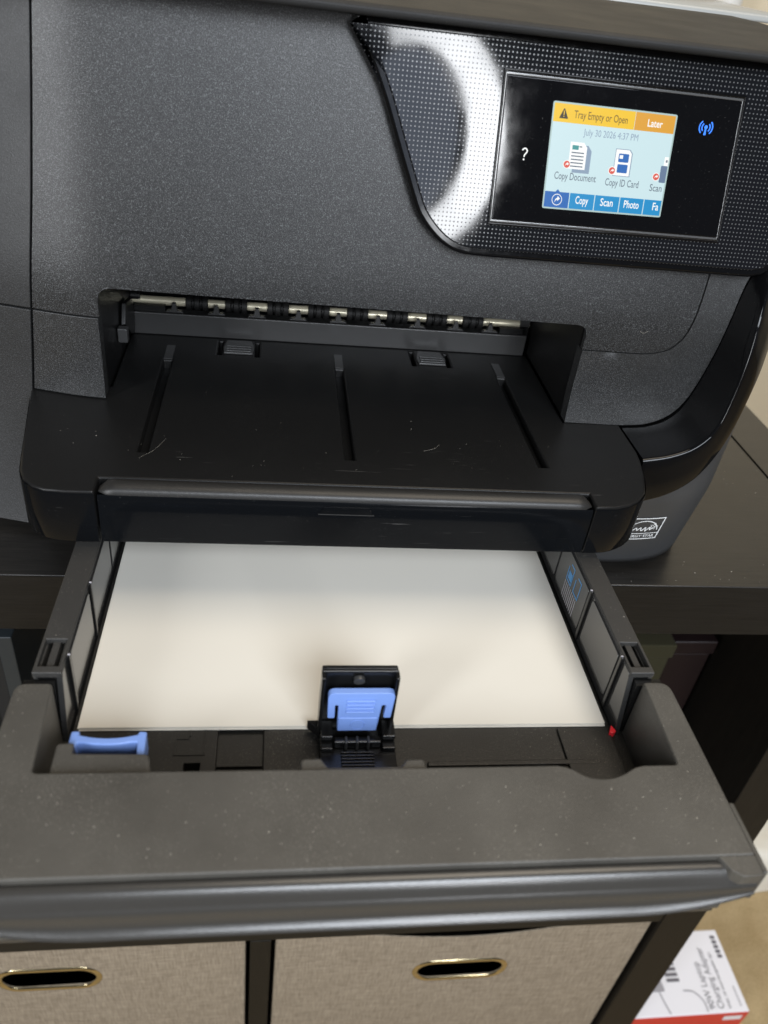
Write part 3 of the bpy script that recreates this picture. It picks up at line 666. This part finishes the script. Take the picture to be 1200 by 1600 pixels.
# step behind the nose ends before the corners
for sx_ in (-1, 1):
    plate('lip_corner', fillet([(sx_*113, -77.9), (sx_*126, -77.9), (sx_*126, -85.0), (sx_*118.5, -85.2), (sx_*115.5, -83.0)], [0, 0, 1.5, 1.5, 1.5], 3), 'xy', 23.4, 28.6, 'tray_bezel', BZ, bevel=.8, root=TR)
    box('side_strip', (sx_*126.2 if sx_ > 0 else -128.2, -84, 12), (128.2 if sx_ > 0 else -126.2, -58, 28.2), 'tray_bezel', BZ, bevel=.6, root=TR)
box('front_underside', (-124, -77.8, -7.6), (124, -60, -6.2), 'tray_front', TR)
# side walls with flange, ribs and slotted ends
for s in (-1, 1):
    X = lambda a, b: (min(s*a, s*b), max(s*a, s*b))
    def bx(nm, a, b, y0, y1, z0, z1, mt, bev=0, par=None): x0, x1 = X(a, b); return box(nm, (x0, y0, z0), (x1, y1, z1), mt, par or TR, bevel=bev, root=TR)
    wv = plate('side_wall', [(2.2, 29), (1.0, 27), (-4.6, -1.5), (-4.6, -6), (236, -6), (236, 29)], 'yz', *X(110.9, 113.2), 'tray_wall', TR, bevel=.4)
    x0, x1 = X(111.2, 121.6)
    plate('top_flange', rect(x0, 1.0, x1, 236), 'xy', 27.2, 30, 'tray_flange', wv, bevel=.5, holes=[rect(x0+1.3, 4.6, x1-1.3, 18.4)], root=TR)
    bx('slot_rib', 115.0, 117.6, 4.6, 18.4, 20, 28.4, 'tray_flange', 0, wv)
    bx('flange_skirt', 119.8, 121.4, 1.4, 236, 16, 27.1, 'tray_flange', .3, wv); bx('flange_end', 113.4, 119.7, 1.4, 3.2, 14, 27.1, 'clip_black', .3, wv)
    for y in (9.5, 50.5): 
        bx('wall_rib', 109.6, 110.85, y-1.0, y+1.0, 0, 30.6, 'clip_black', .35, wv)
        bx('rib_pin', 109.5, 110.5, y-.35, y+.35, 30.65, 31.0, 'print2', .1, wv)
    for ya, yb in ((12.5, 47.5), (53.5, 90), (93, 130)):
        plate('wall_panel', fillet([(ya, 2.6), (yb, 2.6), (yb, 28.2), (ya, 28.2)], 2.2, 4), 'yz', *X(110.3, 110.85), 'tray_wall', wv, bevel=.3, root=TR)
# printed size symbols on the right wall
xw = 110.22
hb = []
for k in range(9):
    y = 62+k*2.0; hb.append(flat([(y, 3.2), (y+.6, 3.2), (y+.6, 13.5), (y, 13.5)], lambda a, b: (xw, a, b)))
link('size_lines', *merge(*hb), 'print2', TR, smooth=0)
pg = []
for ya in (61, 71.5):
    for r_ in (rect(ya, 15, ya+.8, 24), rect(ya+6.4, 15, ya+7.2, 22), rect(ya, 14.2, ya+7.2, 15), rect(ya, 24, ya+5, 24.8)): pg.append(flat(r_, lambda a, b: (xw, a, b)))
pg.append(flat([(72.5, 16), (77, 16), (77, 20.5), (72.5, 20.5)], lambda a, b: (xw-.02, a, b)))
link('page_symbols', *merge(*pg), 'ink_blue', TR, smooth=0)
# blue width tab
yt = lambda x: -22.2+2.3*((x+91)/12.5)**2
tb = [(-104.3, -31), (-104.0, -19.6), (-101.2, -19.4)]+[(-101+20*k/12, yt(-101+20*k/12)-.4) for k in range(13)]+[(-80.8, -19.8), (-78.0, -20.0), (-77.6, -31), (-80.2, -31), (-80.8, -24.6)]+[(-81-20*k/12, yt(-81-20*k/12)-3.4) for k in range(1, 12)]+[(-101.2, -24.6), (-101.6, -31)]
plate('width_tab', tb, 'xy', 13, 22.6, 'tab_blue', TR, bevel=.8, seg=3)
plate('red_stop', [(109.6, -2.2), (110.8, -5.4), (109.4, -6.6), (107.6, -6.0)], 'xy', -1.5, 1.6, 'tab_red', TR, bevel=.3)
# length guide with blue latch
LGD = plate('length_guide', fillet([(-15.4, -1), (-15.6, 20), (-15.4, 36.4), (13.8, 36.4), (14.0, 20), (14.8, -1)], [0, 0, .8, .8, 0, 0], 3), 'xz', -2.6, -.9, 'clip_black', TR, bevel=.4)
for xa, xb in ((-15.6, -14.2), (12.7, 14.1)): box('guide_side', (xa, -7.2, 6), (xb, -2.7, 35.8), 'clip_black', LGD, bevel=.35, root=TR)
box('guide_top', (-15.4, -3.8, 34.9), (13.9, -2.7, 36.2), 'clip_black', LGD, bevel=.4, root=TR)
tube('latch_spring', [(-1, -4.6, 31.2), (-1, -3, 31.6)], 2.2, 'guide_grey', LGD, n=14, root=TR)
lo = fillet([(-8.2, 8.2), (7.4, 8.2), (8.2, 22.6), (9.9, 22.6), (9.4, 15.2), (12.3, 15.2), (13.0, 29.4), (-12.8, 29.4), (-12.4, 15.2), (-9.6, 15.2), (-9.9, 22.6), (-8.6, 22.6)], [.6, .6, .8, .8, .8, .8, 2.8, 2.8, .8, .8, .8, .8], 5)
LT = plate('latch', lo, 'xz', -8.8, -6.0, 'tab_blue', LGD, bevel=.6, seg=3, root=TR)
box('latch_tongue', (-8.1, -9.2, 8.0), (7.3, -8.3, 15.6), 'tab_blue', LGD, bevel=.4, root=TR)
for k in range(4): box('grip_rib', (-5.6, -9.5, 18.6+k*2.1), (5.4, -8.7, 19.5+k*2.1), 'tab_blue', LGD, bevel=.35, root=TR)
ro = circ(-.4, 11.6, 3.0, 20); ri = circ(-.4, 11.6, 2.4, 20)
plate('latch_ring', ro, 'xz', -9.45, -9.15, 'tab_blue', LGD, holes=[ri], bevel=.1, root=TR)
# foot of the guide with small ridges
box('guide_foot', (-14.6, -22, -1.6), (15.4, -2.8, 1.4), 'clip_black', LGD, bevel=.6, root=TR)
plate('guide_wing', [(-19.5, -1.2), (-14.6, -1.2), (-14.6, -6), (-16.5, -4.5)], 'xy', 0, 5, 'clip_black', LGD, bevel=.3, root=TR)
for xa, xb in ((-14.4, -9.6), (9.8, 15.2)):
    for z_ in (2.2, 5.4): box('foot_step', (xa, -11-(5.4-z_), z_-.9), (xb, -2.8, z_+1.4), 'clip_black', LGD, bevel=.5, root=TR)
box('foot_bridge', (-9.4, -12.6, 1.5), (9.6, -9.4, 5.4), 'clip_black', LGD, bevel=.8, root=TR)
for k in range(3): box('foot_ridge', (-5.0+k*4.4, -13.6, 1.6), (-4.0+k*4.4, -10.2, 6.4), 'guide_grey', LGD, bevel=.4, root=TR)
for k in range(5): box('rack_tooth', (-6.5, -15.2-k*1.5, 1.5), (6.5, -14.4-k*1.5, 2.4), 'clip_black', LGD, bevel=.2, root=TR)

# ================================================================== PAPER
pp = thing('paper_stack', 'thin stack of blank white paper lying in the open tray', 'paper', 0, 139.7, -1.6)
for k in range(6):
    dx, dy = random.uniform(-.6, .6), random.uniform(-.7, .5)
    if k == 5: dx = dy = 0
    z = -1.55+k*.27; box('sheet', (-107.95+dx, .0+dy, z), (107.95+dx, 232+dy, z+.22), 'paper', pp)

# ================================================================== ON THE CARPET
BX = thing('charger_box', 'white and red cardboard charger box on the carpet beside the shelf', 'box', 450, 190, -ZO)
bt = -700
box('carton', (365, 146, -ZO+1), (534, 240, bt), 'card', BX, bevel=1.2)
plate('red_side', rect(365.5, -ZO+2, 533.5, bt-1), 'xz', 145.4, 145.9, 'red', BX)
tp = lambda a, b: (a, b, bt+.4)
def vt(s, size, x, y, mat, bold=0, sx=.9):
    gx = text_geo(s, size, 0, 0, lambda a, b: (x-b, y+a, bt+.4), bold=bold, sx=sx); return gx
link('print_text', *merge(vt('90W Laptop', 11.5, 494, 150, 'print'), vt('Charging Adapter', 11.5, 505, 150, 'print', sx=.84), vt('With 10 interchangeable tips', 6.0, 514, 150, 'print')), 'print', BX, smooth=0)
link('brand_mark', *merge(*[flat(rrect(522, 206+k*5.6, 528.5, 210.2+k*5.6, 1.6, 4), tp) for k in range(5)]), 'print', BX, smooth=0)
link('small_mark', *merge(*[flat(rect(525, 152+k*3.2, 527, 154.2+k*3.2), tp) for k in range(7)]), 'print2', BX, smooth=0)
link('printed_tips', *merge(*[flat(rect(446, 182+k*6.2, 462, 186+k*6.2), tp) for k in range(8)]), 'print', BX, smooth=0)
link('printed_adapter', *merge(flat(fillet([(412, 172), (440, 172), (436, 205), (408, 205)], 3, 3), tp)), 'print2', BX, smooth=0)
cb = interp([(432, 172, 0), (434, 160, 0), (437, 148, 0)], 10); cc = interp([(462, 172, 0), (474, 170, 0), (482, 160, 0), (483, 148, 0)], 16)
def ribbon(p, w):
    r_ = []
    for i, q in enumerate(p):
        t = (p[min(i+1, len(p)-1)]-p[max(i-1, 0)]).normalized(); r_.append([tp(q.x-t.y*w, q.y+t.x*w), tp(q.x+t.y*w, q.y-t.x*w)])
    return loft(r_)
link('printed_cable', *merge(ribbon(cb, .9), ribbon(cc, .9)), 'print2', BX, smooth=0)
rs = lambda a, b: (a, 145.2, b)
link('red_side_print', *flat(rect(505, -718, 528, -708), rs), 'card', BX, smooth=0)
# crumpled white carrier bag
def crumple(name, label, cat, cx_, cy_, rx, ry, h, mat, seed):
    rnd = random.Random(seed); n1, n2 = 36, 14; rows_ = []
    ph = [(rnd.uniform(0, 6.28), rnd.randint(2, 7), rnd.uniform(.03, .10)) for _ in range(7)]
    for i in range(n2+1):
        t = i/n2; row = []
        for j in range(n1):
            a = 2*math.pi*j/n1; k = 1+sum(w*math.sin(q*a+p+3*t) for p, q, w in ph)
            r_ = math.cos(t*math.pi/2)**.55; zz = math.sin(t*math.pi/2)*h*(1+.18*math.sin(3*a+ph[0][0])*t*(1-t)*4)
            row.append((cx_+rx*r_*k*math.cos(a), cy_+ry*r_*k*math.sin(a), -ZO+1+zz+rnd.uniform(-.03, .03)*h*(0 < i < n2)))
        rows_.append(row)
    v, f = loft(rows_, True, True); o = link(name, *fix(v, f), mat, None, smooth=55); tag(o, label, cat); return o
crumple('plastic_bag', 'crumpled pale plastic bag on the carpet behind the charger box', 'bag', 700, 400, 175, 85, 70, 'bag', 4)
crumple('paper_scrap', 'small crumpled white paper at the right edge beyond the tray corner', 'paper', 800, 560, 62, 42, 80, 'card', 9)
# white pole behind the printer
pl = thing('white_pole', 'white round pole in front of the wall behind the printer', 'pole', 655, 1200, -ZO)
tube('pole', [(648, 1200, -ZO+20), (648, 1200, 900)], 21, 'white', pl, n=24, smooth=60); plate('base', circ(648, 1200, 90, 32), 'xy', -ZO+1, -ZO+20, 'white', pl, bevel=3)

# ================================================================== DUST AND LINT
def specks(name, label, spots, size, mat='lint'):
    rnd = random.Random(5); v, f = [], []
    for (x, y, z, k) in spots:
        n_ = rnd.choice((3, 4, 5)); r_ = size*k*rnd.uniform(.5, 1.3); a0 = rnd.uniform(0, 6.3); st = len(v); e = rnd.uniform(.5, 1)
        for q in range(n_): a = a0+6.283*q/n_; v.append((x+r_*math.cos(a), y+r_*e*math.sin(a), z+.05))
        v.append((x, y, z+r_*.8)); f += [(st+q, st+(q+1) % n_, st+n_) for q in range(n_)]
    o = link(name, v, f, mat, None, smooth=0); tag(o, label, 'dust', kind='stuff'); return o
rnd = random.Random(11); sp = []
for _ in range(420): sp.append((rnd.uniform(-125, 125), rnd.uniform(-76, -48), 29, rnd.choice((.5, .6, .7, 1.3))))
for _ in range(60): sp.append((rnd.choice((-1, 1))*rnd.uniform(115, 125), rnd.uniform(-48, -6), 29, rnd.choice((.5, .7, 1.1))))
for _ in range(70): sp.append((rnd.uniform(70, 109), rnd.uniform(-30, -4), -.4, .7))
for _ in range(110): s_ = rnd.choice((-1, 1)); sp.append((s_*rnd.uniform(112.5, 120.5), rnd.uniform(20, 90), 30, rnd.choice((.5, .6, .8))))
specks('dust_specks', 'pale dust specks scattered over the pulled out tray', sp, .16)
sp = [(rnd.uniform(-140, 145), rnd.uniform(90, 152), 60, rnd.choice((.5, .6, .9))) for _ in range(70)]+[(rnd.uniform(-110, 110), rnd.uniform(158, 225), 60, .6) for _ in range(30)]
specks('dust_specks', 'pale dust specks scattered over the black output tray', sp, .2)
sp = [(rnd.uniform(160, 300), rnd.uniform(116, 135), CT, rnd.choice((.7, 1, 1.6))) for _ in range(26)]+[(rnd.uniform(225, 350), rnd.uniform(125, 300), CT, rnd.choice((.6, 1))) for _ in range(40)]
specks('dust_specks', 'pale dust specks on the shelf top right of the printer', sp, .28)
def hair(pts, r, lab_):
    v, f = tube_geo([tuple(p) for p in interp(pts, 24)], r, 5); return v, f
hs = merge(hair([(37, 118, 60.1), (43, 121, 60.1), (46, 125, 60.1)], .022, ''), hair([(-96, 102, 60.1), (-90, 110, 60.1), (-86, 120, 60.1)], .018, ''),
           hair([(147, 155.5, 114), (149, 155.2, 113), (151.5, 155.4, 114.2)], .035, ''))
o = link('lint_hairs', *hs, 'lint', None, smooth=0); tag(o, 'fine pale lint hairs on the printer front and output tray', 'lint', kind='stuff')
for o in bpy.data.objects:
    if '_org' in o: del o['_org']
